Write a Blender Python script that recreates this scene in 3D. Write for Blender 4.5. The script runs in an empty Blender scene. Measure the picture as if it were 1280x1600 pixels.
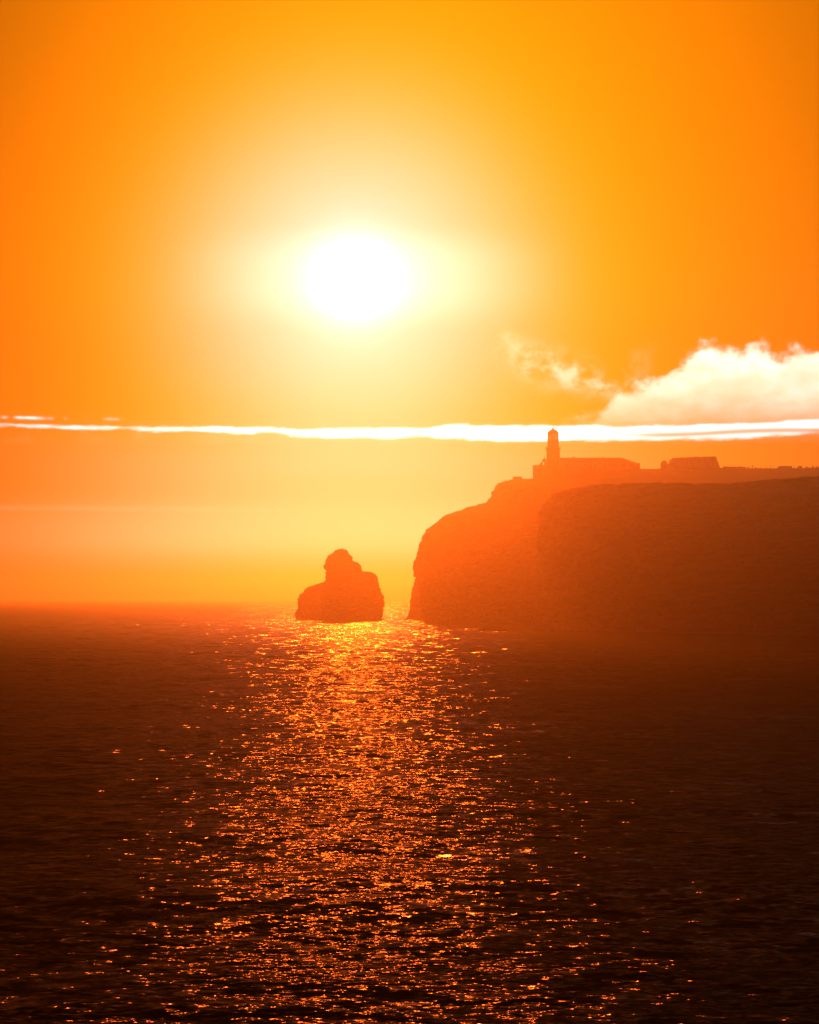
import bpy, bmesh, math, random
import numpy as np
from mathutils import Vector

R = math.radians
rng = np.random.default_rng(7)
random.seed(7)
scene = bpy.context.scene
C = scene.collection

# ------------------------------------------------------------------ camera
F = 2800.0            # focal length in photograph pixels (1280 wide)
CAM_H = 12.3          # eye height above the sea
HOR = 935.0           # photograph row of the sea horizon
cam_data = bpy.data.cameras.new('camera')
cam_data.sensor_fit = 'HORIZONTAL'
cam_data.sensor_width = 36.0
cam_data.lens = 36.0 * F / 1280.0
cam_data.clip_start = 1.0
cam_data.clip_end = 60000.0
cam = bpy.data.objects.new('camera', cam_data)
C.objects.link(cam)
cam.location = (0, 0, CAM_H)
cam.rotation_euler = (R(90) + math.atan((HOR - 800.0) / F), 0, 0)
scene.camera = cam

# ------------------------------------------------------------------ sun direction, exposure, render settings
SUN_AZ = math.atan((555 - 640) / F)
SUN_EL = math.atan((HOR - 440) / F)
SUN_COL = (1.0, 0.117, 0.006)
SUN_STR = 2.0
scene.view_settings.view_transform = 'Standard'
scene.view_settings.look = 'None'
scene.view_settings.exposure = 0.0
scene.view_settings.gamma = 1.0
scene.view_settings.use_curve_mapping = False
cy = scene.cycles
cy.use_denoising = True
cy.max_bounces = 4
cy.diffuse_bounces = 1
cy.glossy_bounces = 2
cy.transmission_bounces = 4
cy.transparent_max_bounces = 8
cy.volume_bounces = 0
cy.caustics_reflective = False
cy.caustics_refractive = False
cy.sample_clamp_direct = 150.0
cy.sample_clamp_indirect = 4.0

sun_data = bpy.data.lights.new('sun', 'SUN')
sun_data.energy = SUN_STR
sun_data.color = SUN_COL
sun_data.angle = R(0.53)
sun = bpy.data.objects.new('sun', sun_data)
C.objects.link(sun)
sd = Vector((math.sin(SUN_AZ) * math.cos(SUN_EL), math.cos(SUN_AZ) * math.cos(SUN_EL), math.sin(SUN_EL)))
sun.rotation_euler = sd.to_track_quat('Z', 'Y').to_euler()
sun.location = sd * 3000

# ------------------------------------------------------------------ node expression helper
class NB:
    def __init__(self, nt):
        self.nt = nt
    def n(self, kind, **kw):
        nd = self.nt.nodes.new(kind)
        for k, v in kw.items():
            setattr(nd, k, v)
        return nd
    def put(self, sock, v):
        if hasattr(v, 'is_output'):
            self.nt.links.new(v, sock)
        else:
            sock.default_value = v
    def m(self, op, a, b=0.0, c=0.0, clamp=False):
        nd = self.n('ShaderNodeMath', operation=op, use_clamp=clamp)
        self.put(nd.inputs[0], a); self.put(nd.inputs[1], b); self.put(nd.inputs[2], c)
        return nd.outputs[0]
    def add(self, *a):
        r = a[0]
        for x in a[1:]:
            r = self.m('ADD', r, x)
        return r
    def sub(self, a, b): return self.m('SUBTRACT', a, b)
    def mul(self, *a):
        r = a[0]
        for x in a[1:]:
            r = self.m('MULTIPLY', r, x)
        return r
    def div(self, a, b): return self.m('DIVIDE', a, b)
    def pw(self, a, b): return self.m('POWER', a, b)
    def sstep(self, lo, hi, v):
        nd = self.n('ShaderNodeMapRange', interpolation_type='SMOOTHSTEP')
        self.put(nd.inputs['Value'], v); self.put(nd.inputs['From Min'], lo); self.put(nd.inputs['From Max'], hi)
        return nd.outputs['Result']
    def gauss(self, d, s, p=2.0):
        q = self.pw(self.m('ABSOLUTE', self.div(d, s)), p)
        return self.m('EXPONENT', self.mul(q, -1.0))
    def comb(self, x, y, z):
        nd = self.n('ShaderNodeCombineXYZ')
        for i, v in enumerate((x, y, z)):
            self.put(nd.inputs[i], v)
        return nd.outputs[0]
    def noise(self, vec, scale=1.0, detail=4.0, rough=0.55):
        nd = self.n('ShaderNodeTexNoise', noise_dimensions='3D')
        self.put(nd.inputs['Vector'], vec)
        nd.inputs['Scale'].default_value = scale
        nd.inputs['Detail'].default_value = detail
        nd.inputs['Roughness'].default_value = rough
        return nd.outputs['Fac']
    def curve(self, v, pts, lo, hi, vlo, vhi):
        """piecewise curve through pts [(x, y)], x in lo..hi, y in vlo..vhi"""
        mr = self.n('ShaderNodeMapRange')
        self.put(mr.inputs['Value'], v)
        mr.inputs['From Min'].default_value = lo; mr.inputs['From Max'].default_value = hi
        fc = self.n('ShaderNodeFloatCurve')
        self.put(fc.inputs['Value'], mr.outputs['Result'])
        cv = fc.mapping.curves[0]
        pp = [((x - lo) / (hi - lo), (y - vlo) / (vhi - vlo)) for x, y in pts]
        cv.points[0].location = pp[0]
        cv.points[1].location = pp[-1]
        for p in pp[1:-1]:
            cv.points.new(*p)
        fc.mapping.update()
        return self.add(self.mul(fc.outputs[0], vhi - vlo), vlo)
    def vscale(self, col, f):
        nd = self.n('ShaderNodeVectorMath', operation='SCALE')
        self.put(nd.inputs[0], col); self.put(nd.inputs['Scale'], f)
        return nd.outputs[0]
    def vadd(self, a, b):
        nd = self.n('ShaderNodeVectorMath', operation='ADD')
        self.put(nd.inputs[0], a); self.put(nd.inputs[1], b)
        return nd.outputs[0]
    def vmix(self, f, a, b):
        nd = self.n('ShaderNodeMix', data_type='VECTOR')
        self.put(nd.inputs['Factor'], f); self.put(nd.inputs[4], a); self.put(nd.inputs[5], b)
        return nd.outputs[1]

# ------------------------------------------------------------------ world: hazy evening sky, glow round the sun, clouds
world = bpy.data.worlds.new('World')
scene.world = world
world.use_nodes = True
wt = world.node_tree
wt.nodes.clear()
w = NB(wt)
tc = w.n('ShaderNodeTexCoord')
sx = w.n('ShaderNodeSeparateXYZ')
wt.links.new(tc.outputs['Generated'], sx.inputs[0])
az = w.m('ARCTAN2', sx.outputs[0], sx.outputs[1])
el = w.m('ARCSINE', sx.outputs[2])
U = w.add(w.mul(az, F), 640.0)                # degrees of azimuth / elevation in units of 1/2800 rad
V = w.sub(HOR, w.mul(el, F))
sky = w.n('ShaderNodeTexSky', sky_type='NISHITA')
sky.sun_disc = False
sky.sun_elevation = SUN_EL
sky.sun_rotation = SUN_AZ
sky.dust_density = 6.0
sky.air_density = 1.5
tint = w.n('ShaderNodeVectorMath', operation='MULTIPLY')
wt.links.new(sky.outputs[0], tint.inputs[0])
tint.inputs[1].default_value = (0.0025, 0.0004, 0.00003)
base = tint.outputs[0]
dx = w.sub(U, 555.0)
dy = w.sub(V, 440.0)
d = w.m('SQRT', w.add(w.mul(dx, dx), w.mul(dy, dy)))
dxo = w.sub(U, 740.0)
do = w.m('SQRT', w.add(w.mul(dxo, dxo), w.mul(w.mul(dy, dy), 0.45)))
dxo2 = w.sub(U, 585.0)
do2 = w.m('SQRT', w.add(w.mul(dxo2, dxo2), w.mul(w.mul(dy, dy), 0.45)))
glow = w.vadd(w.vscale((0.95, 0.23, 0.0), w.gauss(do, 900.0, 2.0)),
              w.vscale((0.30, 0.20, 0.0), w.mul(w.gauss(do2, 450.0, 2.0), w.sub(1.0, w.mul(w.sstep(430.0, 580.0, V), 0.45)))))
dup = w.m('SQRT', w.add(w.mul(dx, dx), w.pw(w.add(dy, 40.0), 2.0)))
ddn = w.m('SQRT', w.add(w.mul(dx, dx), w.pw(w.sub(dy, 20.0), 2.0)))
glow = w.vadd(glow, w.vscale((0.2, 0.15, 0.0), w.gauss(dup, 240.0, 2.6)))
glow = w.vadd(glow, w.vscale((0.0, 0.0, 0.47), w.gauss(ddn, 250.0, 3.0)))
glow = w.vadd(glow, w.vscale((0.9, 0.9, 1.1), w.gauss(d, 60.0, 2.0)))
glow = w.vadd(glow, w.vscale((0.0, 0.0, 0.30), w.gauss(d, 125.0, 2.0)))
# paler air below the cloud deck
glow = w.vadd(glow, w.vscale((0.1, 0.17, 0.24), w.mul(w.gauss(dx, 380.0, 3.0), w.sstep(640.0, 740.0, V))))
glow = w.vadd(glow, w.vscale((0.2, 0.26, 0.17), w.mul(w.gauss(dx, 560.0, 4.0), w.sstep(760.0, 850.0, V))))
# the sky's own light dies in the thick air low over the horizon
glow = w.vscale(glow, w.sub(1.0, w.mul(w.sstep(845.0, 925.0, V), 0.95)))
# thin lens of cloud lit beside the sun
lens = w.mul(w.sstep(345.0, 420.0, V), w.sub(1.0, w.sstep(450.0, 525.0, V)),
             w.sstep(230.0, 600.0, U), w.sub(1.0, w.sstep(560.0, 930.0, U)))
glow = w.vadd(glow, w.vscale((0.3, 0.34, 0.34), lens))
col = w.vadd(base, glow)

# cumulus bank low on the right, drawn out to the left as wisps
cvec = w.comb(w.mul(U, 0.026), w.mul(V, 0.030), 3.7)
n1 = w.noise(cvec, 1.0, 7.0, 0.58)
n2 = w.noise(w.comb(w.mul(U, 0.006), w.mul(V, 0.012), 9.1), 1.0, 4.0, 0.55)
top = w.curve(U, [(700, 690), (880, 668), (925, 650), (965, 622), (1000, 604), (1030, 590), (1060, 574),
                  (1084, 552), (1108, 538), (1128, 551), (1150, 558), (1185, 546), (1205, 556), (1235, 562),
                  (1275, 553), (1330, 540), (1420, 575), (1560, 610), (1700, 690)], 700, 1700, 500, 720)
edge = w.add(w.sub(V, top), w.mul(w.sub(n1, 0.5), 70.0))
cum = w.mul(w.sstep(-9.0, 18.0, edge), w.sub(1.0, w.sstep(610.0, 705.0, V)))
cum = w.mul(cum, w.add(0.50, w.mul(n2, 0.85)), w.sub(1.0, w.mul(w.sstep(560.0, 680.0, V), 0.32)))
cum = w.m('MINIMUM', cum, 0.98)
wc = w.curve(U, [(700, 520), (775, 536), (830, 568), (885, 582), (925, 596), (945, 610), (1000, 575), (1060, 560)],
             700, 1060, 500, 640)
wisp = w.mul(w.gauss(w.sub(V, w.add(wc, w.mul(w.sub(n2, 0.5), 40.0))), 24.0), w.sstep(740.0, 830.0, U),
             w.sub(1.0, w.sstep(930.0, 1040.0, U)), w.sstep(0.36, 0.72, n1))
cum = w.m('MAXIMUM', cum, w.mul(wisp, 0.55))
n3 = w.noise(w.comb(w.mul(U, 0.021), w.mul(V, 0.028), 5.5), 1.0, 5.0, 0.55)
cloud = w.vmix(w.sstep(0.35, 0.68, n3), (1.55, 1.28, 0.92), (1.7, 1.58, 1.32))
col = w.vmix(cum, col, cloud)

# long bright edge of the low cloud deck
l1 = w.noise(w.comb(w.mul(U, 0.016), w.mul(V, 0.04), 1.3), 1.0, 7.0, 0.62)
l2 = w.noise(w.comb(w.mul(U, 0.013), w.mul(V, 0.04), 6.3), 1.0, 7.0, 0.62)
lc = w.curve(U, [(-800, 668), (0, 671), (200, 673), (400, 674), (600, 677), (700, 676), (800, 678), (870, 678),
                 (950, 677), (1100, 679), (1280, 673), (2000, 668)], -800, 2000, 640, 720)
lh = w.curve(U, [(-800, 2), (0, 2.6), (200, 2.4), (400, 3.6), (560, 6.5), (650, 7), (740, 11.5), (860, 11.5), (950, 10.5),
                 (1100, 12), (1280, 10), (2000, 3)], -800, 2000, 0, 30)
up = w.add(w.sub(V, w.sub(lc, lh)), w.mul(w.sub(l1, 0.5), 14.0))
dn = w.add(w.sub(w.add(lc, lh), V), w.mul(w.sub(l2, 0.5), 18.0))
line = w.mul(w.sstep(-3.0, 4.5, up), w.sstep(-3.5, 5.0, dn))
gap = w.mul(w.gauss(w.sub(V, w.curve(U, [(700, 690), (960, 682), (1060, 682), (1180, 678), (1280, 679), (1500, 680)], 700, 1500, 640, 720)), 4.5),
            w.sstep(940.0, 1040.0, U))
line = w.mul(line, w.sub(1.0, w.mul(gap, 0.85)))
shred = w.mul(w.gauss(w.sub(V, w.add(659.0, w.mul(w.sub(l2, 0.5), 4.0))), 2.2),
              w.sstep(0.46, 0.60, w.noise(w.comb(w.mul(U, 0.012), 0.0, 2.0), 1.0, 3.0)), w.sub(1.0, w.sstep(80.0, 260.0, U)))
line = w.m('MAXIMUM', line, w.mul(shred, 0.8))
deck = w.mul(w.sstep(680.0, 700.0, V), w.sub(1.0, w.sstep(740.0, 810.0, V)))
col = w.vmix(w.mul(deck, 0.16), col, (0.45, 0.13, 0.02))
strk = w.gauss(w.sub(V, w.add(797.0, w.mul(w.sub(l1, 0.5), 8.0))), 4.0)
col = w.vmix(w.mul(strk, w.mul(l2, 0.25), w.sub(1.0, w.sstep(250.0, 700.0, U))), col, (1.3, 0.95, 0.6))
col = w.vmix(w.mul(line, w.add(0.45, w.mul(l1, 0.55), w.mul(w.gauss(dx, 520.0), 0.3))), col, (2.1, 2.15, 2.2))
bg = w.n('ShaderNodeBackground')
wt.links.new(col, bg.inputs['Color'])
bg.inputs['Strength'].default_value = 1.0
wo = w.n('ShaderNodeOutputWorld')
wt.links.new(bg.outputs[0], wo.inputs['Surface'])
try:
    world.cycles.sampling_method = 'MANUAL'
    world.cycles.sample_map_resolution = 2048
except Exception:
    pass

# ------------------------------------------------------------------ numpy noise, mesh and material helpers
_perm = rng.permutation(65536).astype(np.int64)
_val = rng.random(65536)
def vnoise(x, y, z):
    xi = np.floor(x).astype(np.int64); yi = np.floor(y).astype(np.int64); zi = np.floor(z).astype(np.int64)
    xf, yf, zf = x - xi, y - yi, z - zi
    s = lambda t: t * t * t * (t * (t * 6 - 15) + 10)
    u, v, q = s(xf), s(yf), s(zf)
    def h(a, b, c):
        return _val[(_perm[(_perm[(_perm[a & 65535] + b) & 65535] + c) & 65535])]
    r = 0
    for i in (0, 1):
        for j in (0, 1):
            for k in (0, 1):
                r = r + h(xi + i, yi + j, zi + k) * (u if i else 1 - u) * (v if j else 1 - v) * (q if k else 1 - q)
    return r - 0.5
def fbm(x, y, z, oct=5, gain=0.5):
    r, a, f = 0.0, 1.0, 1.0
    for o in range(oct):
        r = r + a * vnoise(x * f + 17.3 * o, y * f + 5.1 * o, z * f + 9.7 * o)
        a *= gain; f *= 2.03
    return r

def grid_mesh(name, P, wrap_u, mat, smooth=False, caps=()):
    """P: (rows, cols, 3) array -> quad mesh; wrap_u closes the columns; caps: rows to close with a fan"""
    rows, cols, _ = P.shape
    idx = np.arange(rows * cols).reshape(rows, cols)
    if wrap_u:
        a = idx[:-1]; b = np.roll(idx, -1, 1)[:-1]; c = np.roll(idx, -1, 1)[1:]; dd = idx[1:]
    else:
        a = idx[:-1, :-1]; b = idx[:-1, 1:]; c = idx[1:, 1:]; dd = idx[1:, :-1]
    quads = np.stack([a, b, c, dd], -1).reshape(-1, 4)
    verts = P.reshape(-1, 3)
    loops = quads.ravel(); starts = np.arange(len(quads)) * 4; tot = np.full(len(quads), 4)
    for r in caps:
        ring = idx[r] if r != 0 else idx[r][::-1]
        cen = P[r].mean(0)
        verts = np.vstack([verts, cen])
        ci = len(verts) - 1
        tris = np.stack([ring, np.roll(ring, -1), np.full(cols, ci)], -1)
        starts = np.concatenate([starts, len(loops) + np.arange(len(tris)) * 3])
        loops = np.concatenate([loops, tris.ravel()])
        tot = np.concatenate([tot, np.full(len(tris), 3)])
    me = bpy.data.meshes.new(name)
    me.vertices.add(len(verts)); me.vertices.foreach_set('co', verts.astype(np.float32).ravel())
    me.loops.add(len(loops)); me.loops.foreach_set('vertex_index', loops.astype(np.int32))
    me.polygons.add(len(starts)); me.polygons.foreach_set('loop_start', starts.astype(np.int32))
    me.polygons.foreach_set('loop_total', tot.astype(np.int32))
    me.polygons.foreach_set('use_smooth', np.full(len(starts), smooth))
    me.update(calc_edges=True)
    me.materials.append(mat)
    o = bpy.data.objects.new(name, me)
    C.objects.link(o)
    return o

def tag(o, label=None, cat=None, group=None, kind=None):
    if label: o['label'] = label
    if cat: o['category'] = cat
    if group: o['group'] = group
    if kind: o['kind'] = kind
    return o
def empty(name, loc, label, cat, group=None, rz=0.0):
    o = bpy.data.objects.new(name, None)
    C.objects.link(o)
    o.location = loc; o.rotation_euler = (0, 0, rz); o.empty_display_size = 0.5
    return tag(o, label, cat, group)
def build(name, bm, mat, parent=None, smooth=False):
    me = bpy.data.meshes.new(name)
    bmesh.ops.recalc_face_normals(bm, faces=bm.faces)
    bm.to_mesh(me); bm.free()
    me.materials.append(mat)
    if smooth:
        me.polygons.foreach_set('use_smooth', [True] * len(me.polygons))
    o = bpy.data.objects.new(name, me)
    C.objects.link(o)
    o.parent = parent
    return o
def share(name, me, parent, loc=(0, 0, 0), rz=0.0):
    o = bpy.data.objects.new(name, me)
    C.objects.link(o)
    o.parent = parent; o.location = loc; o.rotation_euler = (0, 0, rz)
    return o
def box(bm, x0, x1, y0, y1, z0, z1, bev=0.0):
    r = bmesh.ops.create_cube(bm, size=1.0)
    for v in r['verts']:
        v.co = Vector((x0 + (v.co.x + .5) * (x1 - x0), y0 + (v.co.y + .5) * (y1 - y0), z0 + (v.co.z + .5) * (z1 - z0)))
    if bev:
        bmesh.ops.bevel(bm, geom=list({e for v in r['verts'] for e in v.link_edges}), offset=bev, segments=1, affect='EDGES')
    return bm
def hexa(bm, lo, hi):
    """solid between two quads of four points"""
    vs = [bm.verts.new(p) for p in lo] + [bm.verts.new(p) for p in hi]
    bm.faces.new(vs[3::-1]); bm.faces.new(vs[4:])
    for i in range(4):
        bm.faces.new((vs[i], vs[(i + 1) % 4], vs[4 + (i + 1) % 4], vs[4 + i]))
    return bm
def lathe(bm, prof, seg=32, cx=0.0, cy=0.0):
    rings = []
    for r, z in prof:
        if r < 1e-4:
            rings.append([bm.verts.new((cx, cy, z))])
        else:
            rings.append([bm.verts.new((cx + r * math.cos(2 * math.pi * i / seg), cy + r * math.sin(2 * math.pi * i / seg), z)) for i in range(seg)])
    for a, b in zip(rings, rings[1:]):
        for i in range(seg):
            j = (i + 1) % seg
            if len(a) == 1 and len(b) == 1:
                continue
            if len(a) == 1:
                bm.faces.new((a[0], b[i], b[j]))
            elif len(b) == 1:
                bm.faces.new((a[i], a[j], b[0]))
            else:
                bm.faces.new((a[i], a[j], b[j], b[i]))
    return bm
def at(px, py, D):
    """world point seen at photograph pixel (px, py), D metres out from the viewpoint"""
    return Vector(((px - 640) / F * D, D, CAM_H + (HOR - py) / F * D))

def new_mat(name):
    m = bpy.data.materials.new(name)
    m.use_nodes = True
    nt = m.node_tree
    bs = nt.nodes['Principled BSDF']
    return m, NB(nt), bs
def surf(name, c1, c2, scale=0.5, rough=0.9, bump=0.3, dist=0.1, detail=6.0):
    m, nb, bs = new_mat(name)
    g = nb.n('ShaderNodeNewGeometry')
    f = nb.noise(g.outputs['Position'], scale, detail, 0.6)
    mx = nb.n('ShaderNodeMix', data_type='RGBA')
    nb.put(mx.inputs['Factor'], nb.sstep(0.3, 0.7, f))
    mx.inputs[6].default_value = (*c1, 1); mx.inputs[7].default_value = (*c2, 1)
    nb.put(bs.inputs['Base Color'], mx.outputs[2])
    bs.inputs['Roughness'].default_value = rough
    bs.inputs['Specular IOR Level'].default_value = 0.25
    if bump:
        b = nb.n('ShaderNodeBump')
        b.inputs['Strength'].default_value = bump; b.inputs['Distance'].default_value = dist
        nb.put(b.inputs['Height'], nb.noise(g.outputs['Position'], scale * 4, 5.0, 0.6))
        nb.put(bs.inputs['Normal'], b.outputs[0])
    return m

def rock_mat():
    m, nb, bs = new_mat('cliff_rock')
    g = nb.n('ShaderNodeNewGeometry')
    sp = nb.n('ShaderNodeSeparateXYZ'); nb.put(sp.inputs[0], g.outputs['Position'])
    sn = nb.n('ShaderNodeSeparateXYZ'); nb.put(sn.inputs[0], g.outputs['Normal'])
    st = nb.noise(nb.comb(nb.mul(sp.outputs[0], 0.02), nb.mul(sp.outputs[1], 0.02), nb.mul(sp.outputs[2], 0.35)), 1.0, 5.0, 0.6)
    lo = nb.noise(g.outputs['Position'], 0.08, 6.0, 0.6)
    mx = nb.n('ShaderNodeMix', data_type='RGBA')
    nb.put(mx.inputs['Factor'], nb.sstep(0.3, 0.7, nb.add(nb.mul(st, 0.6), nb.mul(lo, 0.4))))
    mx.inputs[6].default_value = (0.06, 0.048, 0.038, 1); mx.inputs[7].default_value = (0.14, 0.11, 0.085, 1)
    gr = nb.n('ShaderNodeMix', data_type='RGBA')
    nb.put(gr.inputs['Factor'], nb.mul(nb.sstep(0.72, 0.92, sn.outputs[2]), nb.sstep(30.0, 50.0, sp.outputs[2]), 0.8))
    nb.put(gr.inputs[6], mx.outputs[2]); gr.inputs[7].default_value = (0.10, 0.085, 0.045, 1)
    nb.put(bs.inputs['Base Color'], gr.outputs[2])
    bs.inputs['Roughness'].default_value = 0.95
    bs.inputs['Specular IOR Level'].default_value = 0.15
    b = nb.n('ShaderNodeBump'); b.inputs['Strength'].default_value = 0.6; b.inputs['Distance'].default_value = 0.6
    nb.put(b.inputs['Height'], nb.noise(g.outputs['Position'], 0.5, 6.0, 0.65))
    nb.put(bs.inputs['Normal'], b.outputs[0])
    return m
ROCK = rock_mat()
WHITE = surf('limewashed_plaster', (0.40, 0.37, 0.33), (0.50, 0.47, 0.43), 0.4, 0.85, 0.1, 0.02)
STONE = surf('fort_stone', (0.30, 0.25, 0.19), (0.42, 0.36, 0.28), 0.5, 0.9, 0.4, 0.08)
ROOF = surf('clay_roof', (0.26, 0.10, 0.06), (0.36, 0.15, 0.09), 0.8, 0.85, 0.3, 0.05)
REDPAINT = surf('red_lantern_paint', (0.42, 0.05, 0.035), (0.5, 0.07, 0.05), 1.0, 0.5, 0.0)
IRON = surf('dark_iron', (0.05, 0.05, 0.05), (0.09, 0.08, 0.075), 2.0, 0.6, 0.0)
WOOD = surf('weathered_wood', (0.12, 0.09, 0.06), (0.2, 0.15, 0.1), 2.0, 0.8, 0.2, 0.02)
LEAF = surf('scrub_leaves', (0.045, 0.06, 0.025), (0.09, 0.10, 0.045), 1.5, 0.8, 0.0)
CLOTH = surf('dark_clothing', (0.05, 0.05, 0.06), (0.09, 0.08, 0.08), 4.0, 0.9, 0.0)
VANPAINT = surf('dark_van_paint', (0.10, 0.10, 0.11), (0.14, 0.14, 0.14), 1.0, 0.4, 0.0)
TYRE = surf('tyre_rubber', (0.02, 0.02, 0.02), (0.03, 0.03, 0.03), 4.0, 0.8, 0.0)
FEATHER = surf('gull_feathers', (0.25, 0.25, 0.25), (0.35, 0.34, 0.33), 4.0, 0.9, 0.0)
def glass_mat():
    m, nb, bs = new_mat('lantern_glass')
    bs.inputs['Base Color'].default_value = (0.9, 0.95, 0.95, 1)
    bs.inputs['Roughness'].default_value = 0.015
    tr = nb.n('ShaderNodeBsdfTransparent'); tr.inputs[0].default_value = (0.55, 0.53, 0.50, 1)
    gl = nb.n('ShaderNodeBsdfGlossy'); gl.inputs['Roughness'].default_value = 0.05
    ms = nb.n('ShaderNodeMixShader'); ms.inputs[0].default_value = 0.08
    nb.nt.links.new(tr.outputs[0], ms.inputs[1]); nb.nt.links.new(gl.outputs[0], ms.inputs[2])
    out = [x for x in nb.nt.nodes if x.type == 'OUTPUT_MATERIAL'][0]
    nb.nt.links.new(ms.outputs[0], out.inputs['Surface'])
    return m
GLASS = glass_mat()

# ------------------------------------------------------------------ sea: one sheet to the horizon, real swell near, ripples in the normal
def water_mat():
    m, nb, bs = new_mat('sea_water')
    g = nb.n('ShaderNodeNewGeometry')
    sp = nb.n('ShaderNodeSeparateXYZ'); nb.put(sp.inputs[0], g.outputs['Position'])
    X, Y = sp.outputs[0], sp.outputs[1]
    far = nb.sstep(150.0, 900.0, Y)
    patch = nb.noise(nb.comb(nb.mul(X, 0.012), nb.mul(Y, 0.03), 4.0), 1.0, 3.0, 0.5)
    gust = nb.mul(nb.add(0.55, nb.mul(patch, 0.9)), WATER_AMP)
    gx = gy = 0.0
    # ripples, chop, waves and swell: slopes of the surface at four sizes, each fading out where it is too fine to see
    for sx_, sy_, ww in ((2.6, 5.2, nb.sub(1.0, nb.mul(nb.sstep(45.0, 190.0, Y), 0.92))),
                         (0.78, 1.45, nb.sub(1.0, nb.mul(nb.sstep(140.0, 480.0, Y), 0.85))),
                         (0.25, 0.32, nb.add(0.35, nb.mul(nb.sstep(110.0, 400.0, Y), 0.6))),
                         (0.08, 0.05, nb.add(0.15, nb.mul(nb.sstep(350.0, 900.0, Y), 0.75)))):
        nd = nb.n('ShaderNodeTexNoise', noise_dimensions='3D')
        nb.put(nd.inputs['Vector'], nb.comb(nb.mul(X, sx_), nb.mul(Y, sy_), sx_ * 77.0))
        nd.inputs['Scale'].default_value = 1.0
        nd.inputs['Detail'].default_value = 1.6
        nd.inputs['Roughness'].default_value = 0.5
        c = nb.n('ShaderNodeSeparateXYZ'); nb.put(c.inputs[0], nd.outputs['Color'])
        gx = nb.add(gx, nb.mul(nb.sub(c.outputs[0], 0.5), ww, gust, 1.5))
        gy = nb.add(gy, nb.mul(nb.sub(c.outputs[1], 0.5), ww, gust))
    vn = nb.n('ShaderNodeVectorMath', operation='NORMALIZE')
    nb.put(vn.inputs[0], nb.vadd(g.outputs['Normal'], nb.comb(gx, gy, 0.0)))
    gl = nb.n('ShaderNodeBsdfGlossy', distribution='GGX')      # ripples seen one by one
    gl.inputs['Roughness'].default_value = 0.12
    gb = nb.n('ShaderNodeBsdfGlossy', distribution='GGX')      # capillary waves too fine to see
    gb.inputs['Roughness'].default_value = 0.30
    df = nb.n('ShaderNodeBsdfDiffuse')
    df.inputs['Color'].default_value = (0.010, 0.010, 0.012, 1)
    fr = nb.n('ShaderNodeFresnel')
    fr.inputs['IOR'].default_value = 1.33
    for nd in (gl, df, fr):
        nb.put(nd.inputs['Normal'], vn.outputs[0])
    mg = nb.n('ShaderNodeMixShader')
    nb.put(mg.inputs[0], nb.mul(far, 0.06))
    nb.put(mg.inputs[1], gl.outputs[0]); nb.put(mg.inputs[2], gb.outputs[0])
    ms = nb.n('ShaderNodeMixShader')
    nb.put(ms.inputs[0], nb.mul(fr.outputs[0], nb.add(WATER_SPEC, nb.mul(nb.sstep(250.0, 950.0, sp.outputs[1]), 0.24))))
    nb.put(ms.inputs[1], df.outputs[0]); nb.put(ms.inputs[2], mg.outputs[0])
    nb.nt.nodes.remove(bs)
    out = [x for x in nb.nt.nodes if x.type == 'OUTPUT_MATERIAL'][0]
    nb.put(out.inputs['Surface'], ms.outputs[0])
    return m
WATER_AMP = 0.92
WATER_SPEC = 0.045
def make_sea():
    h = CAM_H
    radii = [3.0, 10.0, 20.0, 32.0, 44.0]
    r = 52.0
    while r < 12000:
        radii.append(r)
        r += max(0.10, min(r * r / (h * 1790.0) * 0.62, 400.0))
    radii = np.array(radii + [12000.0])
    dense = np.linspace(R(-17), R(17), 620)
    coarse = np.concatenate([np.linspace(R(-180), R(-17.6), 46), dense, np.linspace(R(17.6), R(180), 46)[:-1]])
    RR, AA = np.meshgrid(radii, coarse, indexing='ij')
    X = RR * np.sin(AA); Y = RR * np.cos(AA); Z = np.zeros_like(X)
    DR = np.gradient(radii)[:, None] * np.ones_like(AA)
    DA = np.where(np.abs(AA) < R(17.3), 34 / 620 * math.pi / 180 * RR, 1e4)
    sp = np.maximum(DR, DA * 0.8)
    for i in range(46):
        lam = 0.9 * (30.0 / 0.9) ** (i / 45.0)
        th = rng.normal(0, 0.33) + 0.08
        k = 2 * math.pi / lam
        slope = 0.010 if lam < 6 else 0.0075
        a = slope / k
        fade = np.clip((lam / sp - 2.2) / 2.0, 0, 1)
        ph = rng.uniform(0, 6.28)
        q = k * (X * math.sin(th) + Y * math.cos(th)) + ph + 1.6 * vnoise(X / (lam * 5) + i, Y / (lam * 5), X * 0)
        Z += fade * a * (np.sin(q) + 0.25 * np.sin(2 * q + 0.6))
    Z *= 0.7 + 0.9 * (vnoise(X / 60, Y / 60, X * 0) + 0.5)
    P = np.stack([X, Y, Z], -1)
    o = grid_mesh('sea', P, True, water_mat(), smooth=True, caps=(0,))
    return tag(o, 'dark rippled sea with a glittering path of sunlight', kind='structure')
sea = make_sea()

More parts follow.
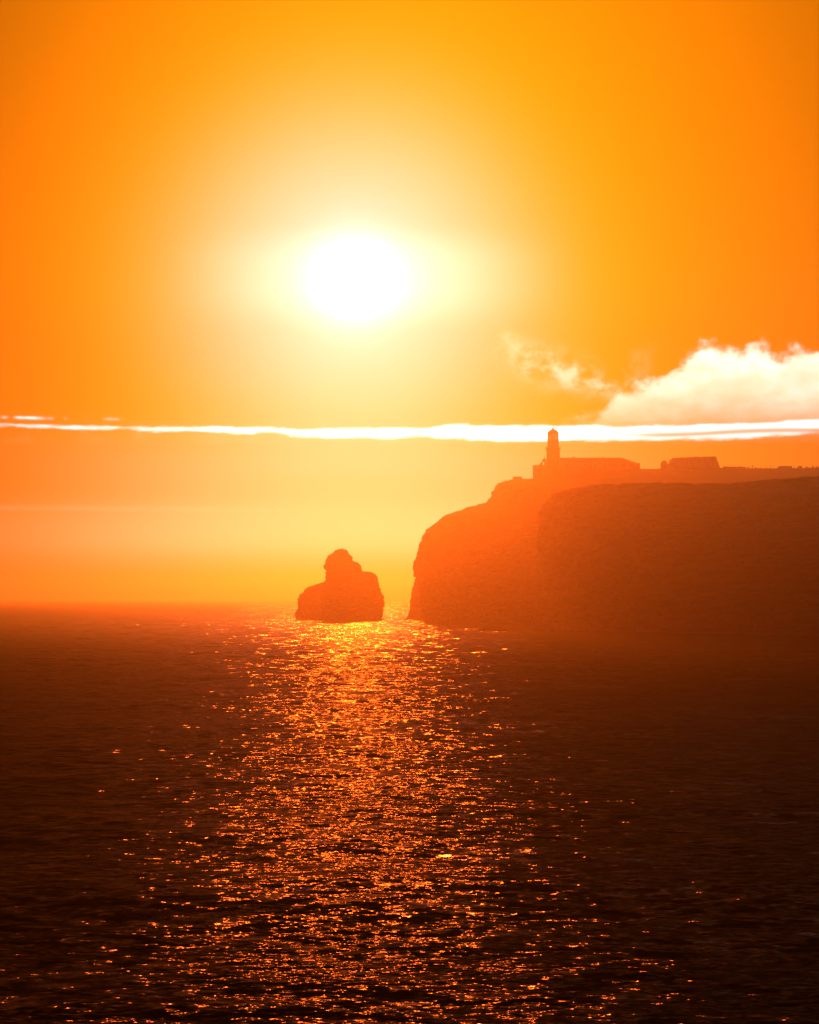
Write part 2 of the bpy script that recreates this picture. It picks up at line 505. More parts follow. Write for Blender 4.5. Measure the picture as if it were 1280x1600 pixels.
# ------------------------------------------------------------------ headlands and rocks: lofted, then weathered
def interp(z, pts):
    p = np.array(sorted(pts))
    return np.interp(z, p[:, 0], p[:, 1])
def weather(P, cx, cyy, amp, zamp, seed, tip_keep=None):
    """push rock in and out from its axis with broad coves, gullies and ledges"""
    X, Y, Z = P[..., 0], P[..., 1], P[..., 2]
    dxx, dyy = X - cx, Y - cyy
    ln = np.sqrt(dxx ** 2 + dyy ** 2) + 1e-6
    n = fbm(X / 34 + seed, Y / 34, Z / 60, 3) * 1.6 + fbm(X / 9, Y / 9 + seed, Z / 14, 4) * 0.75
    led = fbm(X / 40, Y / 40 + seed, Z / 3.2, 4) * 0.55
    blk = np.round(fbm(X / 7 + seed, Y / 7, Z / 2.6, 2) * 5) / 5 * 1.7 + fbm(X / 2.6, Y / 2.6 + seed, Z / 2.0, 3) * 1.1
    k = amp * (n + led) + blk * min(amp, 1.6)
    if tip_keep is not None:
        k = k * tip_keep
    X += k * dxx / ln; Y += k * dyy / ln
    Z += zamp * fbm(X / 6, Y / 6, Z / 6 + seed, 4)

def headland(name, D, half_depth, right, prof, ztop, nrow, ncol, seed, amp, label, pw=3.2, skew=0.0):
    """prof: (z, x_left) at the tip, z relative to a tip top; ztop(x, y): height of the plateau"""
    zs = np.array([p[0] for p in prof]); xl = np.array([p[1] for p in prof])
    s = np.concatenate([[0], np.cumsum(np.hypot(np.diff(zs), np.diff(xl)))]); s /= s[-1]
    t = np.linspace(0, 1, nrow)
    zr = np.interp(t, s, zs); lr = np.interp(t, s, xl)
    zmax = zs.max()
    th = np.linspace(0, 2 * math.pi, ncol, endpoint=False)
    ct, sn_ = np.cos(th), np.sin(th)
    ex = 2 / pw
    ux = np.sign(ct) * np.abs(ct) ** ex; uy = np.sign(sn_) * np.abs(sn_) ** ex
    # more points on the front and the tip
    rows = []
    base_l = xl[np.argmin(np.abs(zs))]
    for z, l in zip(zr, lr):
        cx = (l + right) / 2; a = (right - l) / 2
        b = half_depth * (1 - 0.10 * max(z, 0) / zmax - 0.35 * np.clip((l - base_l) / 120.0, 0, 1))
        x = cx + a * ux; y = D + b * uy + skew * np.clip(-ux, 0, 1) ** 1.5
        zt = ztop(x, y)
        f = np.clip(z / zmax, -1, 1)
        rows.append(np.stack([x, y, np.where(z > 0, f * zt, z) * np.ones_like(x)], -1))
    l = lr[-1]; cx = (l + right) / 2; a = (right - l) / 2; b = np.abs(rows[-1][:, 1] - D)[np.argmax(np.abs(uy))]
    for q in np.linspace(0.985, 0.02, 46):
        x = cx + a * ux * (q if q < 0.9 else q); y = D + b * uy * q + skew * np.clip(-ux * q, 0, 1) ** 1.5
        rows.append(np.stack([x, y, ztop(x, y)], -1))
    P = np.array(rows)
    tip = np.clip((P[..., 0] - l) / 60.0, 0.85, 1.0)
    plate = np.ones(P.shape[:2]); plate[nrow:] = 0.0
    weather(P, cx, D, amp, 0.7, seed, tip * plate)
    P[0, :, 2] = -1.6
    o = grid_mesh(name, P, True, ROCK, smooth=False, caps=(len(rows) - 1,))
    return tag(o, label, kind='structure')

DT = 1080.0
def tipx(px): return (px - 640) / F * DT
def tipz(py): return CAM_H + (HOR - py) / F * DT
RIDGE_Y = 1075.0
def far_top(x, y):
    px = 640 + x / RIDGE_Y * F
    pr = np.interp(px, [600, 776, 800, 835, 930, 1000, 1035, 1130, 1180, 1235, 1280, 1400],
                       [176, 180, 185, 187, 193, 201, 202.5, 203.5, 203, 203, 204, 208])
    zr = CAM_H + pr / F * RIDGE_Y
    slope = np.where(y < RIDGE_Y, (RIDGE_Y - y) * 0.12, (y - RIDGE_Y) * 0.05)
    flat = np.clip((np.abs(y - RIDGE_Y - 9) - 11) / 10, 0, 1)
    return zr - slope * flat + 1.1 * fbm(x / 22, y / 22, x * 0, 3) * flat + 0.25 * fbm(x / 3, y / 3, x * 0, 2)
far_prof = [(-1.6, tipx(645)), (0.4, tipx(640)), (1.5, tipx(646)), (4, tipx(651)), (7, tipx(657)), (tipz(940), tipx(660)), (tipz(925), tipx(659)), (tipz(908), tipx(655)),
            (tipz(897), tipx(650)), (tipz(887), tipx(647)), (tipz(873), tipx(650)), (tipz(862), tipx(653.5)), (tipz(850), tipx(656)),
            (tipz(841), tipx(660)), (tipz(832), tipx(662)), (tipz(825), tipx(666)), (tipz(816), tipx(678)), (tipz(806), tipx(689)),
            (tipz(799), tipx(704)), (tipz(793), tipx(722)), (tipz(789), tipx(740)), (tipz(784), tipx(758)), (tipz(776), tipx(767)),
            (tipz(766), tipx(772)), (tipz(757), tipx(774)), (tipz(754), tipx(777))]
headland('headland', DT, 275.0, 600.0, far_prof, far_top, 120, 620, 3.0, 2.6,
         'rocky cape with sheer cliffs carrying the lighthouse', 2.5)

def near_top(x, y):
    yf = np.minimum(y, 590.0 + 160.0 * np.clip((115.0 - x) / 70.0, 0, 1))      # the rim nearest the viewer
    px = 640 + x / yf * F
    row = np.interp(px, [820, 870, 950, 1050, 1150, 1280, 1400], [168, 174, 183, 189, 194, 200, 204])
    return CAM_H + row / F * yf + 0.7 * fbm(x / 14, y / 14, x * 0, 3) + 0.25 * fbm(x / 3, y / 3, x * 0, 2)
def nx(px): return (px - 640) / F * 765.0
near_prof = [(-1.6, nx(829)), (1.0, nx(832)), (6, nx(835)), (16, nx(838)), (26, nx(836)), (35, nx(840)), (42, nx(842)), (48, nx(846)), (52, nx(853)), (54, nx(862))]
headland('cliff', 690.0, 130.0, 400.0, near_prof, near_top, 90, 520, 11.0, 2.2,
         'nearer dark cliff in front of the lighthouse cape at the right', 2.3, 75.0)

def rock(name, D, prof, depth, nrow, ncol, seed, amp, label, cat, back=0.0):
    """prof: (photograph row, left column, right column) from the waterline up"""
    zs = np.array([CAM_H + (HOR - p[0]) / F * D for p in prof])
    lx = np.array([(p[1] - 640) / F * D for p in prof]); rx = np.array([(p[2] - 640) / F * D for p in prof])
    s = np.concatenate([[0], np.cumsum(np.abs(np.diff(zs)) + 0.5 * np.abs(np.diff(lx)) + 0.5 * np.abs(np.diff(rx)))]); s /= s[-1]
    t = np.linspace(0, 1, nrow)
    Zr = np.interp(t, s, zs); L = np.interp(t, s, lx); Rr = np.interp(t, s, rx)
    th = np.linspace(0, 2 * math.pi, ncol, endpoint=False)
    ux = np.sign(np.cos(th)) * np.abs(np.cos(th)) ** 0.75; uy = np.sign(np.sin(th)) * np.abs(np.sin(th)) ** 0.8
    wmax = (rx - lx).max()
    rows = []
    for z, l, r_ in zip(Zr, L, Rr):
        a = (r_ - l) / 2
        b = depth * (a / (wmax / 2)) ** 0.8
        rows.append(np.stack([(l + r_) / 2 + a * ux, D + b * uy + back * z, np.full(ncol, z)], -1))
    P = np.array(rows)
    cxm = P[..., 0].mean(1, keepdims=True)
    keep = np.clip(1.15 - np.abs(ux)[None, :] * 0.75 + P[..., 2] * 0, 0.55, 1.0)
    weather(P, cxm, D, amp, 0.35, seed, keep)
    P[0, :, 2] = -1.6
    o = grid_mesh(name, P, True, ROCK, smooth=False, caps=(len(rows) - 1,))
    cen = Vector((float(cxm[0, 0]), D, 0))
    o.data.transform(__import__('mathutils').Matrix.Translation(-cen)); o.location = cen
    return tag(o, label, cat)
rock('sea_stack', 1115.0,
     [(972, 466, 597), (968, 464, 597), (964, 463, 597), (960, 465, 598), (950, 468, 599), (936, 468.5, 600), (930, 469, 598), (925, 475, 595.5),
      (917, 485, 592.5), (912, 499, 591.5), (909, 509, 591), (906, 510, 590.5), (901, 510.5, 589), (897, 510.5, 585), (893.5, 510.5, 577), (892.5, 510.5, 565),
      (884, 507, 563), (880, 507.5, 560), (877, 509, 552.5), (870, 512, 548.5), (866, 517.5, 545.5), (862, 521, 543.5), (859, 525, 541), (857.5, 531, 537)],
     18.0, 130, 190, 5.0, 1.8, 'lone knobbly rock stack standing in the sea left of the cape', 'sea stack')
rock('rock_pinnacle', 1135.0,
     [(966, 637, 666), (952, 640, 666), (945, 640.5, 664), (938, 641, 662), (928, 643, 660), (918, 645, 659), (910, 647, 658), (906, 649, 656), (904, 651, 654)],
     6.0, 40, 60, 8.0, 0.5, 'slim pale pinnacle of rock peeping out behind the cape foot', 'rock')
rock('shore_rock', 1050.0,
     [(973, 629, 690), (969, 630, 690), (966, 634, 688), (962, 640, 684), (957, 645, 678), (953, 650, 672), (950, 656, 666)],
     7.0, 30, 60, 15.0, 0.5, 'low pointed rock ledge jutting from the foot of the cape', 'rock')
rock('shore_rock', 680.0,
     [(986, 745, 796), (983.5, 747, 793), (981, 751, 788), (979, 758, 780), (978, 764, 772)],
     4.0, 20, 50, 21.0, 0.4, 'flat rock awash below the cape cliff, left of the nearer cliff', 'rock')

# ------------------------------------------------------------------ buildings on the cape
BY = RIDGE_Y
def bx(px): return (px - 640) / F * BY
def bz(py): return CAM_H + (HOR - py) / F * BY
def gz(px): return float(far_top(np.array([bx(px)]), np.array([BY]))[0])

# lighthouse
lx0 = bx(865.5)
lz = gz(865.5) - 0.6
lh_root = empty('lighthouse', (lx0, BY + 2, lz), 'round lighthouse tower with glazed lantern and domed cap on the cape', 'lighthouse')
def Z(py): return bz(py) - lz
def Rm(px): return px / F * BY
build('tower', lathe(bmesh.new(), [(0, 0), (Rm(11.2), 0), (Rm(11.0), Z(725)), (Rm(10.3), Z(703)), (Rm(10.3), Z(701)), (0, Z(701))], 40), WHITE, lh_root, True)
gal = build('gallery', lathe(bmesh.new(), [(Rm(9.5), Z(703)), (Rm(11.4), Z(701.4)), (Rm(12.0), Z(700.8)), (Rm(12.0), Z(699.9)), (0, Z(699.9))], 40), WHITE, lh_root)
bm = bmesh.new()
for k in range(20):
    a = 2 * math.pi * k / 20
    c = (Rm(11.7) * math.cos(a), Rm(11.7) * math.sin(a))
    box(bm, c[0] - .04, c[0] + .04, c[1] - .04, c[1] + .04, Z(699.9), Z(697.1))
for zz in (Z(698.4), Z(697.1)):
    lathe(bm, [(Rm(11.6), zz), (Rm(11.8), zz), (Rm(11.8), zz + .07), (Rm(11.6), zz + .07), (Rm(11.6), zz)], 40)
build('railing', bm, IRON, gal)
build('watch_room', lathe(bmesh.new(), [(Rm(8.9), Z(700)), (Rm(8.9), Z(688)), (Rm(8.6), Z(687)), (0, Z(687))], 40), WHITE, lh_root, True)
lan = build('lantern_room', lathe(bmesh.new(), [(Rm(8.7), Z(687.2)), (Rm(8.7), Z(686.4)), (Rm(8.0), Z(686.4)), (Rm(8.0), Z(687.2)), (Rm(8.7), Z(687.2))], 40), REDPAINT, lh_root)
bm = bmesh.new()
box(bm, -.10, .10, -.10, .10, Z(686.4), Z(677.2))
bar0 = build('glazing_bar', bm, REDPAINT, lan); bar0.location = (Rm(8.4), 0, 0)
na = 12
bm = bmesh.new()
half = Rm(8.4) * math.sin(math.pi / na) - 0.10
box(bm, -.02, .02, -half, half, Z(686.4), Z(677.2))
rp = Rm(8.4) * math.cos(math.pi / na)
pan0 = build('pane', bm, GLASS, lan)
for k in range(na):
    a = 2 * math.pi * k / na; a2 = a + math.pi / na
    if k == 0:
        pan0.location = (rp * math.cos(a2), rp * math.sin(a2), 0); pan0.rotation_euler = (0, 0, a2)
        continue
    share('glazing_bar', bar0.data, lan, (Rm(8.4) * math.cos(a), Rm(8.4) * math.sin(a), 0), a)
    share('pane', pan0.data, lan, (rp * math.cos(a2), rp * math.sin(a2), 0), a2)
build('lens', lathe(bmesh.new(), [(0, Z(686.3)), (Rm(2.2), Z(686.3)), (Rm(3.4), Z(684)), (Rm(3.6), Z(682)), (Rm(3.4), Z(680)), (Rm(2.2), Z(678.2)), (0, Z(678))], 24), GLASS, lan, True)
dome = build('dome', lathe(bmesh.new(), [(Rm(8.9), Z(677.4)), (Rm(9.0), Z(676.8)), (Rm(8.6), Z(675.6)), (Rm(7.6), Z(673.6)), (Rm(6.0), Z(671.9)), (Rm(4.2), Z(670.7)), (Rm(2.2), Z(669.8)), (Rm(1.0), Z(669.2)), (0, Z(669.1))], 36), REDPAINT, lh_root, True)
build('finial', lathe(bmesh.new(), [(0, Z(669.4)), (Rm(1.2), Z(669.2)), (Rm(1.5), Z(668.2)), (Rm(1.1), Z(667.2)), (Rm(.4), Z(666.8)), (Rm(.3), Z(664)), (0, Z(663.6))], 12), IRON, dome, True)

# keepers' house: long range with hipped roof right of the tower, lower wing and stair wall left
def window_parts(parent, x, y, z, wd=1.0, hg=1.5):
    bm = bmesh.new()
    box(bm, x - wd / 2 - .12, x + wd / 2 + .12, y - .05, y + .05, z - .12, z)
    box(bm, x - wd / 2 - .12, x + wd / 2 + .12, y - .05, y + .05, z + hg, z + hg + .12)
    box(bm, x - wd / 2 - .12, x - wd / 2, y - .05, y + .05, z, z + hg)
    box(bm, x + wd / 2, x + wd / 2 + .12, y - .05, y + .05, z, z + hg)
    wn = build('window', bm, STONE, parent)
    bm = bmesh.new(); box(bm, x - wd / 2, x + wd / 2, y - .02, y + .01, z, z + hg)
    build('pane', bm, STONE, wn)
hz = gz(1000) - 7.0
kx0, kx1 = bx(874), bx(1000)
kh = empty('keepers_house', (bx(937), BY + 1, hz), "long low keepers' house with hipped roof beside the lighthouse", 'house')
ox = bx(937)
def HZ(py): return bz(py) - hz
bm = bmesh.new(); box(bm, kx0 - ox, bx(993) - ox, -4.5, 4.5, 0, HZ(723.6)); build('wall', bm, WHITE, kh)
bm = bmesh.new()
x0, x1 = kx0 - ox - .2, bx(994) - ox
e, rz_ = HZ(723.5), HZ(714.6)
hexa(bm, [(x0, -4.8, e), (x1, -4.8, e), (x1, 4.8, e), (x0, 4.8, e)],
     [(x0, -.12, rz_), (bx(973) - ox, -.12, rz_), (bx(973) - ox, .12, rz_), (x0, .12, rz_)])
rf = build('roof', bm, ROOF, kh)
for px in (898, 943):
    bm = bmesh.new(); box(bm, bx(px - 1.1) - ox, bx(px + 1.1) - ox, -.45, .45, HZ(716.2), HZ(713.0)); box(bm, bx(px - 1.4) - ox, bx(px + 1.4) - ox, -.55, .55, HZ(713.2), HZ(712.8))
    build('chimney', bm, WHITE, rf)
bm = bmesh.new(); box(bm, bx(993.2) - ox, kx1 - ox, -4.3, 4.3, 0, HZ(724.2)); box(bm, bx(993.1) - ox, kx1 - ox + .12, -4.45, 4.45, HZ(724.2), HZ(723.7)); build('end_wing', bm, WHITE, kh)
for px in (885, 900, 915, 930, 945, 960, 975, 987):
    window_parts(kh, bx(px) - ox, -4.53, HZ(730), 1.0, 1.6)
bm = bmesh.new(); box(bm, bx(921.5) - ox, bx(924.5) - ox, -4.58, -4.49, HZ(734.5), HZ(728.5)); build('door', bm, STONE, kh)

az0 = gz(836) - 1.0
an = empty('lighthouse_annex', (bx(845), BY + 1, az0), 'low flat-topped annex with stepped stair wall on the seaward side of the lighthouse', 'building')
aox = bx(845)
def AZ(py): return bz(py) - az0
bm = bmesh.new(); box(bm, bx(834) - aox, bx(853.5) - aox, -3.5, 4.5, 0, AZ(727.6)); build('wall', bm, WHITE, an)
bm = bmesh.new(); box(bm, bx(833.6) - aox, bx(853.6) - aox, -3.65, 4.65, AZ(727.6), AZ(726.9)); build('parapet', bm, WHITE, an)
# raking stair wall with an open arch under it
bm = bmesh.new()
prof = [(840.5, 727), (843, 726), (845, 723.5), (847.5, 720.5), (849.5, 716.5), (851.5, 714.8), (854, 718), (856, 718), (856, 727), (851.2, 727), (851.2, 722.2), (850, 720.8), (848.8, 722.2), (848.8, 727)]
vf = [bm.verts.new((bx(p) - aox, -1.2, AZ(q))) for p, q in prof]
f0 = bm.faces.new(vf)
ext = bmesh.ops.extrude_face_region(bm, geom=[f0])
for v in ext['geom']:
    if isinstance(v, bmesh.types.BMVert):
        v.co.y += 1.6
build('stair_wall', bm, WHITE, an)
for px, py in ((839.3, 725.2), (851.5, 711.6)):
    build('pole', box(bmesh.new(), bx(px - .25) - aox, bx(px + .25) - aox, -.6, -.4, AZ(727), AZ(py)), IRON, an)
for px in (838, 844):
    window_parts(an, bx(px) - aox, -3.53, AZ(736), 0.9, 1.3)

# low parapet block on the cliff edge
pz = gz(807) - 2.0
pb = empty('parapet_block', (bx(807), BY, pz), 'small low walled block at the cliff edge left of the lighthouse', 'wall')
pox = bx(807)
bm = bmesh.new(); box(bm, bx(802) - pox, bx(816) - pox, -1.5, 1.5, 0, bz(745.4) - pz, 0.05); build('wall', bm, WHITE, pb)
bm = bmesh.new(); box(bm, bx(801.6) - pox, bx(816.2) - pox, -1.65, 1.65, bz(745.4) - pz, bz(744.8) - pz); build('coping', bm, STONE, pb)
# long boundary wall between the house and the fort
wz = gz(1016) - 3.0
bw = empty('boundary_wall', (bx(1016), BY + 3, wz), 'long low boundary wall between the keepers\' house and the domed hut', 'wall')
bm = bmesh.new(); box(bm, bx(1000.6) - bx(1016), bx(1033.2) - bx(1016), -.3, .3, 0, bz(732.3) - wz); build('wall', bm, STONE, bw)
bm = bmesh.new(); box(bm, bx(1000.6) - bx(1016), bx(1033.2) - bx(1016), -.4, .4, bz(732.3) - wz, bz(731.8) - wz); build('coping', bm, WHITE, bw)
for px in (1001.6, 1009.8):
    build('post', box(bmesh.new(), bx(px - .3) - bx(1016), bx(px + .3) - bx(1016), -.1, .1, bz(732) - wz, bz(729.6) - wz), WOOD, bw)

# domed hut
dz = gz(1040) - 2.0
dh = empty('domed_hut', (bx(1039), BY, dz), 'small round hut with a domed roof left of the fort block', 'hut')
def DZ(py): return bz(py) - dz
build('wall', lathe(bmesh.new(), [(0, 0), (Rm(6.2), 0), (Rm(5.6), DZ(725.5)), (0, DZ(725.5))], 28), STONE, dh, False)
build('dome', lathe(bmesh.new(), [(Rm(5.8), DZ(725.5)), (Rm(5.2), DZ(723.4)), (Rm(4.4), DZ(721.4)), (Rm(2.6), DZ(720.0)), (Rm(1.0), DZ(719.3)), (Rm(.4), DZ(718.9)), (0, DZ(718.8))], 28), WHITE, dh, True)
bm = bmesh.new(); box(bm, Rm(4.6), bx(1049.5) - bx(1039), -1.6, 1.6, 0, DZ(724.9)); build('side_wing', bm, STONE, dh)
bm = bmesh.new(); box(bm, -.45, .45, -Rm(6.3), -Rm(5.3), 0, DZ(728)); build('door', bm, WOOD, dh)

# fort block with battered wall
fz = gz(1085) - 3.0
ft = empty('fort', (bx(1085), BY, fz), 'big blocky fort bastion with a battered right-hand wall on the skyline', 'fort')
fox = bx(1085)
def FZ(py): return bz(py) - fz
bm = bmesh.new()
l0, l1_, r0, r1 = bx(1049.2) - fox, bx(1049.4) - fox, bx(1126) - fox, bx(1117) - fox
hexa(bm, [(l0, -8.5, 0), (bx(1125) - fox, -8.5, 0), (bx(1125) - fox, 8, 0), (l0, 8, 0)],
     [(l1_, -7, FZ(717.5)), (bx(1118) - fox, -7, FZ(716.2)), (bx(1118) - fox, 7, FZ(716.2)), (l1_, 7, FZ(717.5))])
build('wall', bm, STONE, ft)
bm = bmesh.new()
for (a, b, t0, t1) in ((1049.0, 1060, 716.6, 716.2), (1060.2, 1072, 716.0, 715.6), (1072.2, 1082, 715.6, 715.0), (1082.2, 1088.6, 714.6, 714.5), (1088.8, 1096, 715.3, 715.1), (1096.2, 1107, 714.7, 714.4), (1107.2, 1117.6, 714.3, 714.1)):
    hexa(bm, [(bx(a) - fox, -7.2, FZ(718)), (bx(b) - fox, -7.2, FZ(718)), (bx(b) - fox, -6.2, FZ(718)), (bx(a) - fox, -6.2, FZ(718))],
         [(bx(a) - fox, -7.1, FZ(t0)), (bx(b) - fox, -7.1, FZ(t1)), (bx(b) - fox, -6.2, FZ(t1)), (bx(a) - fox, -6.2, FZ(t0))])
build('parapet', bm, STONE, ft)
# right-hand buttress that flares at its foot
bm = bmesh.new()
pts = [(1117.5, 715.6), (1118.6, 722), (1120.2, 727), (1123.5, 732), (1123.5, 737), (1110, 737), (1110, 715.6)]
vf = [bm.verts.new((bx(p) - fox, -7.6, FZ(q))) for p, q in pts]
f0 = bm.faces.new(vf)
ext = bmesh.ops.extrude_face_region(bm, geom=[f0])
for v in ext['geom']:
    if isinstance(v, bmesh.types.BMVert):
        v.co.y += 13.0
build('buttress', bm, STONE, ft)
build('finial', box(bmesh.new(), bx(1099.6) - fox, bx(1100.2) - fox, -6.8, -6.6, FZ(715), FZ(713.2)), IRON, ft)
bm = bmesh.new(); box(bm, -.9, .9, -8.9, -7.4, 0, FZ(727)); build('gate', bm, STONE, ft)

# low wall right of the fort
vz = gz(1150) - 1.5
vw = empty('stone_wall', (bx(1150), BY, vz), 'low rough stone wall right of the fort, before the visitors', 'wall')
xa = 1131.0
k = 0
while xa < 1167:
    wd = random.uniform(2.2, 3.6)
    bm = bmesh.new(); box(bm, bx(xa) - bx(1150), bx(min(xa + wd, 1168) - .12) - bx(1150), -.4, .4, 0, bz(728.7 + random.uniform(-.35, .45) + (0.8 if xa > 1158 else 0)) - vz, .06)
    build('stone', bm, STONE, vw)
    xa += wd

# ------------------------------------------------------------------ scrub: bushes of many small leaves
def bush(px, wpx, hpx, label, n=420, y=0.0):
    g = gz(px)
    b = empty('bush', (bx(px), BY + y, g - 0.2), label, 'bush', 'bushes along the skyline')
    wd, hg = wpx / F * BY, hpx / F * BY
    bm = bmesh.new()
    for i in range(n):
        a = random.uniform(0, 6.283); q = math.sqrt(random.random()); zz = random.random() ** 0.8
        lim = (1 - zz * 0.75) * (1 + 0.35 * math.sin(a * 3 + px))
        p = Vector((math.cos(a) * q * wd / 2 * lim, math.sin(a) * q * wd / 2 * lim, 0.2 + zz * hg))
        s = random.uniform(0.06, 0.16)
        d1 = Vector((random.gauss(0, 1), random.gauss(0, 1), random.gauss(0, 1))).normalized() * s
        d2 = Vector((random.gauss(0, 1), random.gauss(0, 1), random.gauss(0, 1))).normalized() * s
        bm.faces.new([bm.verts.new(p - d1), bm.verts.new(p + d2), bm.verts.new(p + d1)])
    build('crown', bm, LEAF, b)
    bm = bmesh.new()
    for i in range(6):
        a = i * 1.05
        tip = Vector((math.cos(a) * wd * .3, math.sin(a) * wd * .3, hg * .8))
        t = Vector((-math.sin(a), math.cos(a), 0)) * .04
        hexa(bm, [(-.05, -.05, -.3), (.05, -.05, -.3), (.05, .05, -.3), (-.05, .05, -.3)],
             [tuple(tip - t), tuple(tip + t), tuple(tip + t + Vector((0, 0, .05))), tuple(tip - t + Vector((0, 0, .05)))])
    build('trunk', bm, WOOD, b)
    return b
bush(1177, 6, 6.0, 'tall ragged bush between the stone wall and the visitors')
bush(1170.5, 5, 3.0, 'low bush at the right end of the stone wall')
bush(1182, 5, 3.2, 'low bush just left of the leftmost visitor')
bush(1262, 8, 2.6, 'flat bush right of the small van on the skyline')
bush(1272, 5, 4.0, 'small rounded bush near the right edge of the picture')
bush(1278, 6, 2.6, 'low bush at the very right edge of the picture')
bush(790.5, 3.4, 2.2, 'small tuft of scrub on the cliff edge left of the walled block', 220)
bush(797.5, 2.0, 2.2, 'tiny tuft of scrub against the walled block', 160)

# marker post on the cliff edge
g = gz(786)
mp = empty('marker_post', (bx(786), BY, g), 'short marker post on the seaward cliff edge', 'post')
build('post', box(bmesh.new(), -.12, .12, -.12, .12, -.5, 1.3), WOOD, mp)
build('cap', box(bmesh.new(), -.17, .17, -.17, .17, 1.3, 1.42), STONE, mp)

# information board on two posts
g = gz(1198)
ib = empty('information_board', (bx(1198), BY, g), 'small board on two slim posts between the visitors', 'sign')
for s in (-.55, .55):
    build('post', box(bmesh.new(), s - .06, s + .06, -.06, .06, -.4, 1.9), WOOD, ib)
build('panel', box(bmesh.new(), -.49, .49, -.03, .03, 1.55, 1.85), WOOD, ib)

# ------------------------------------------------------------------ visitors
def person(px, hgt, rz, stride, arm, label):
    g = gz(px)
    me = bpy.data.meshes.new('person')
    s = hgt / 1.75
    J = {'pel': (0, 0, .95), 'sp': (0, 0, 1.18), 'ch': (0, -.01, 1.38), 'nk': (0, 0, 1.50), 'hd': (0, -.02, 1.60), 'tp': (0, -.01, 1.73),
         'hl': (.1, 0, .90), 'kl': (.11, -stride * .5 - .02, .50), 'al': (.12, -stride * .6, .09), 'tl': (.13, -stride * .6 - .17, .035),
         'hr': (-.1, 0, .90), 'kr': (-.11, stride * .4, .50), 'ar': (-.12, stride * .9, .09), 'tr': (-.13, stride * .9 - .17, .035),
         'sl': (.19, 0, 1.42), 'el': (.25, .02 - arm * .1, 1.15), 'wl': (.25, -.06 - arm * .3, .92 + arm * .25), 'fl': (.245, -.10 - arm * .36, .80 + arm * .33),
         'sr': (-.19, 0, 1.42), 'er': (-.25, .03, 1.14), 'wr': (-.26, -.04, .90), 'fr': (-.255, -.07, .76)}
    rad = {'pel': .15, 'sp': .13, 'ch': .15, 'nk': .06, 'hd': .10, 'tp': .07, 'hl': .10, 'kl': .065, 'al': .045, 'tl': .035, 'hr': .10, 'kr': .065, 'ar': .045, 'tr': .035,
           'sl': .06, 'el': .045, 'wl': .032, 'fl': .026, 'sr': .06, 'er': .045, 'wr': .032, 'fr': .026}
    names = list(J)
    E = [('pel', 'sp'), ('sp', 'ch'), ('ch', 'nk'), ('nk', 'hd'), ('hd', 'tp'), ('pel', 'hl'), ('hl', 'kl'), ('kl', 'al'), ('al', 'tl'), ('pel', 'hr'), ('hr', 'kr'), ('kr', 'ar'), ('ar', 'tr'),
         ('ch', 'sl'), ('sl', 'el'), ('el', 'wl'), ('wl', 'fl'), ('ch', 'sr'), ('sr', 'er'), ('er', 'wr'), ('wr', 'fr')]
    me.from_pydata([tuple(c * s for c in J[n]) for n in names], [(names.index(a), names.index(b)) for a, b in E], [])
    o = bpy.data.objects.new('person', me)
    C.objects.link(o)
    md = o.modifiers.new('skin', 'SKIN')
    if not me.skin_vertices:
        me.skin_vertices.new()
    sv = me.skin_vertices[0].data
    for i, n in enumerate(names):
        sv[i].radius = (rad[n] * s, rad[n] * s)
        sv[i].use_root = n == 'pel'
    o.modifiers.new('sub', 'SUBSURF').render_levels = 1
    me.materials.append(CLOTH)
    o.location = (bx(px), BY, g); o.rotation_euler = (0, 0, rz)
    return tag(o, label, 'person', 'visitors on the skyline')
person(1190.5, 1.9, 0.9, .22, .4, 'visitor walking at the left of the group, left of the board')
person(1205.5, 1.8, -.3, .05, .8, 'visitor standing just right of the board')
person(1210.5, 1.95, 1.4, .02, 0.0, 'tall visitor at the right of the group')
person(1243.5, 1.55, .4, .06, .3, 'short visitor standing alone between the long van and the small van')

# ------------------------------------------------------------------ vehicles parked on the plateau
def van(px0, px1, pytop, label, nose):
    g = gz((px0 + px1) / 2)
    cx = bx((px0 + px1) / 2); L = bx(px1) - bx(px0); H = bz(pytop) - g
    v = empty('van', (cx, BY + 2, g), label, 'van', 'vehicles parked on the cape')
    bm = bmesh.new()
    pr = [(-L / 2, .35), (L / 2, .35), (L / 2, H * .97), (L / 2 - .15, H), (-L / 2 + nose + .3, H), (-L / 2 + nose * .5, H * .78), (-L / 2 + .1, H * .5)]
    vf = [bm.verts.new((x, -1.0, z)) for x, z in pr]
    f0 = bm.faces.new(vf)
    ext = bmesh.ops.extrude_face_region(bm, geom=[f0])
    for q in ext['geom']:
        if isinstance(q, bmesh.types.BMVert):
            q.co.y += 2.0
    bmesh.ops.bevel(bm, geom=bm.edges[:], offset=.06, segments=2, affect='EDGES')
    build('body', bm, VANPAINT, v)
    for s in (-.3, .3):
        for yy in (-1.0, .8):
            bm = bmesh.new()
            bmesh.ops.create_cone(bm, cap_ends=True, segments=16, radius1=.36, radius2=.36, depth=.22)
            for q in bm.verts:
                q.co = Vector((q.co.x + s * L, q.co.z + yy + .1, q.co.y + .34))
            build('wheel', bm, TYRE, v)
    nwin = max(2, int(L / 1.5))
    for i in range(nwin):
        a = -L / 2 + nose + .4 + i * (L - nose - .7) / nwin
        build('window', box(bmesh.new(), a, a + (L - nose - .7) / nwin - .12, -1.02, -.99, H * .6, H * .86), IRON, v)
    return v
van(1217, 1240, 727.6, 'long low van parked right of the visitors', 1.2)
van(1247.5, 1256, 727.4, 'small van parked right of the lone visitor', .7)

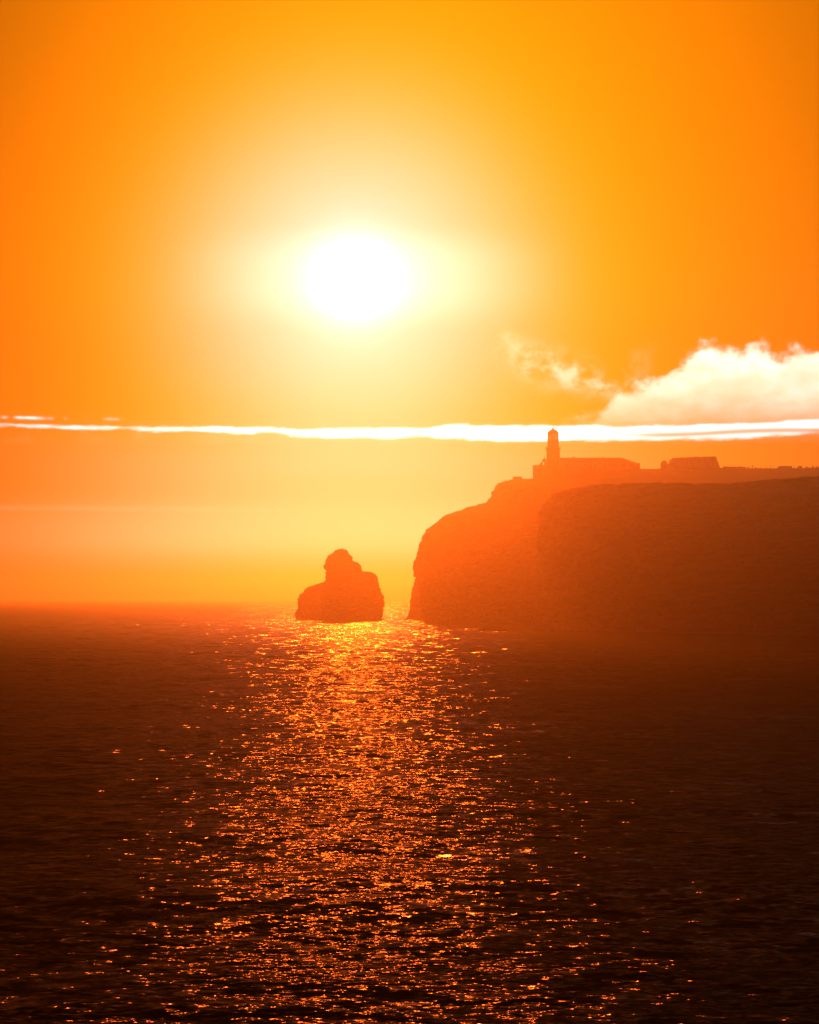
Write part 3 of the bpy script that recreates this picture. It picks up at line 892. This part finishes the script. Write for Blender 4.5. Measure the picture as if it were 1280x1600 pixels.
# ------------------------------------------------------------------ gull low over the water
def gull():
    p = at(80.5, 935, 520.0)
    b = empty('seabird', tuple(p), 'tiny dark seabird gliding over the hazy sea at the far left', 'bird', rz=0.5)
    bm = bmesh.new()
    lathe(bm, [(0, -.26), (.035, -.22), (.075, -.05), (.07, .08), (.04, .17), (.045, .21), (.03, .26), (0, .30)], 10)
    for v in bm.verts:
        v.co = Vector((v.co.x, v.co.z, v.co.y * .9))
    build('body', bm, FEATHER, b, True)
    for s in (-1, 1):
        bm = bmesh.new()
        st = [(0.03, .10, -.06, .02), (.28, .13, -.03, .12), (.50, .06, -.07, .10), (.72, -.06, -.12, .03)]
        top = [[bm.verts.new((s * x, y0, z + .012)), bm.verts.new((s * x, y1, z + .012))] for x, y0, y1, z in st]
        bot = [[bm.verts.new((s * x, y0, z - .008)), bm.verts.new((s * x, y1, z - .008))] for x, y0, y1, z in st]
        for i in range(3):
            bm.faces.new((top[i][0], top[i + 1][0], top[i + 1][1], top[i][1]))
            bm.faces.new((bot[i][0], bot[i][1], bot[i + 1][1], bot[i + 1][0]))
            bm.faces.new((top[i][0], bot[i][0], bot[i + 1][0], top[i + 1][0]))
            bm.faces.new((top[i][1], top[i + 1][1], bot[i + 1][1], bot[i][1]))
        bm.faces.new((top[3][0], bot[3][0], bot[3][1], top[3][1]))
        build('wing', bm, FEATHER, b)
gull()

# ------------------------------------------------------------------ haze: one closed box of even air round everything
def make_haze():
    bm = bmesh.new()
    box(bm, -12600, 12600, -12600, 12600, -4.0, 119.0)
    m = bpy.data.materials.new('haze_air')
    m.use_nodes = True
    nt = m.node_tree
    nt.nodes.clear()
    out = nt.nodes.new('ShaderNodeOutputMaterial')
    pv = nt.nodes.new('ShaderNodeVolumePrincipled')
    pv.inputs['Color'].default_value = (1.0, 0.94, 0.45, 1)
    pv.inputs['Density'].default_value = HAZE
    pv.inputs['Anisotropy'].default_value = HAZE_G
    nt.links.new(pv.outputs[0], out.inputs['Volume'])
    return tag(build('haze', bm, m), 'warm sunlit sea haze', kind='stuff')
HAZE = 0.00029
HAZE_G = 0.90
make_haze()
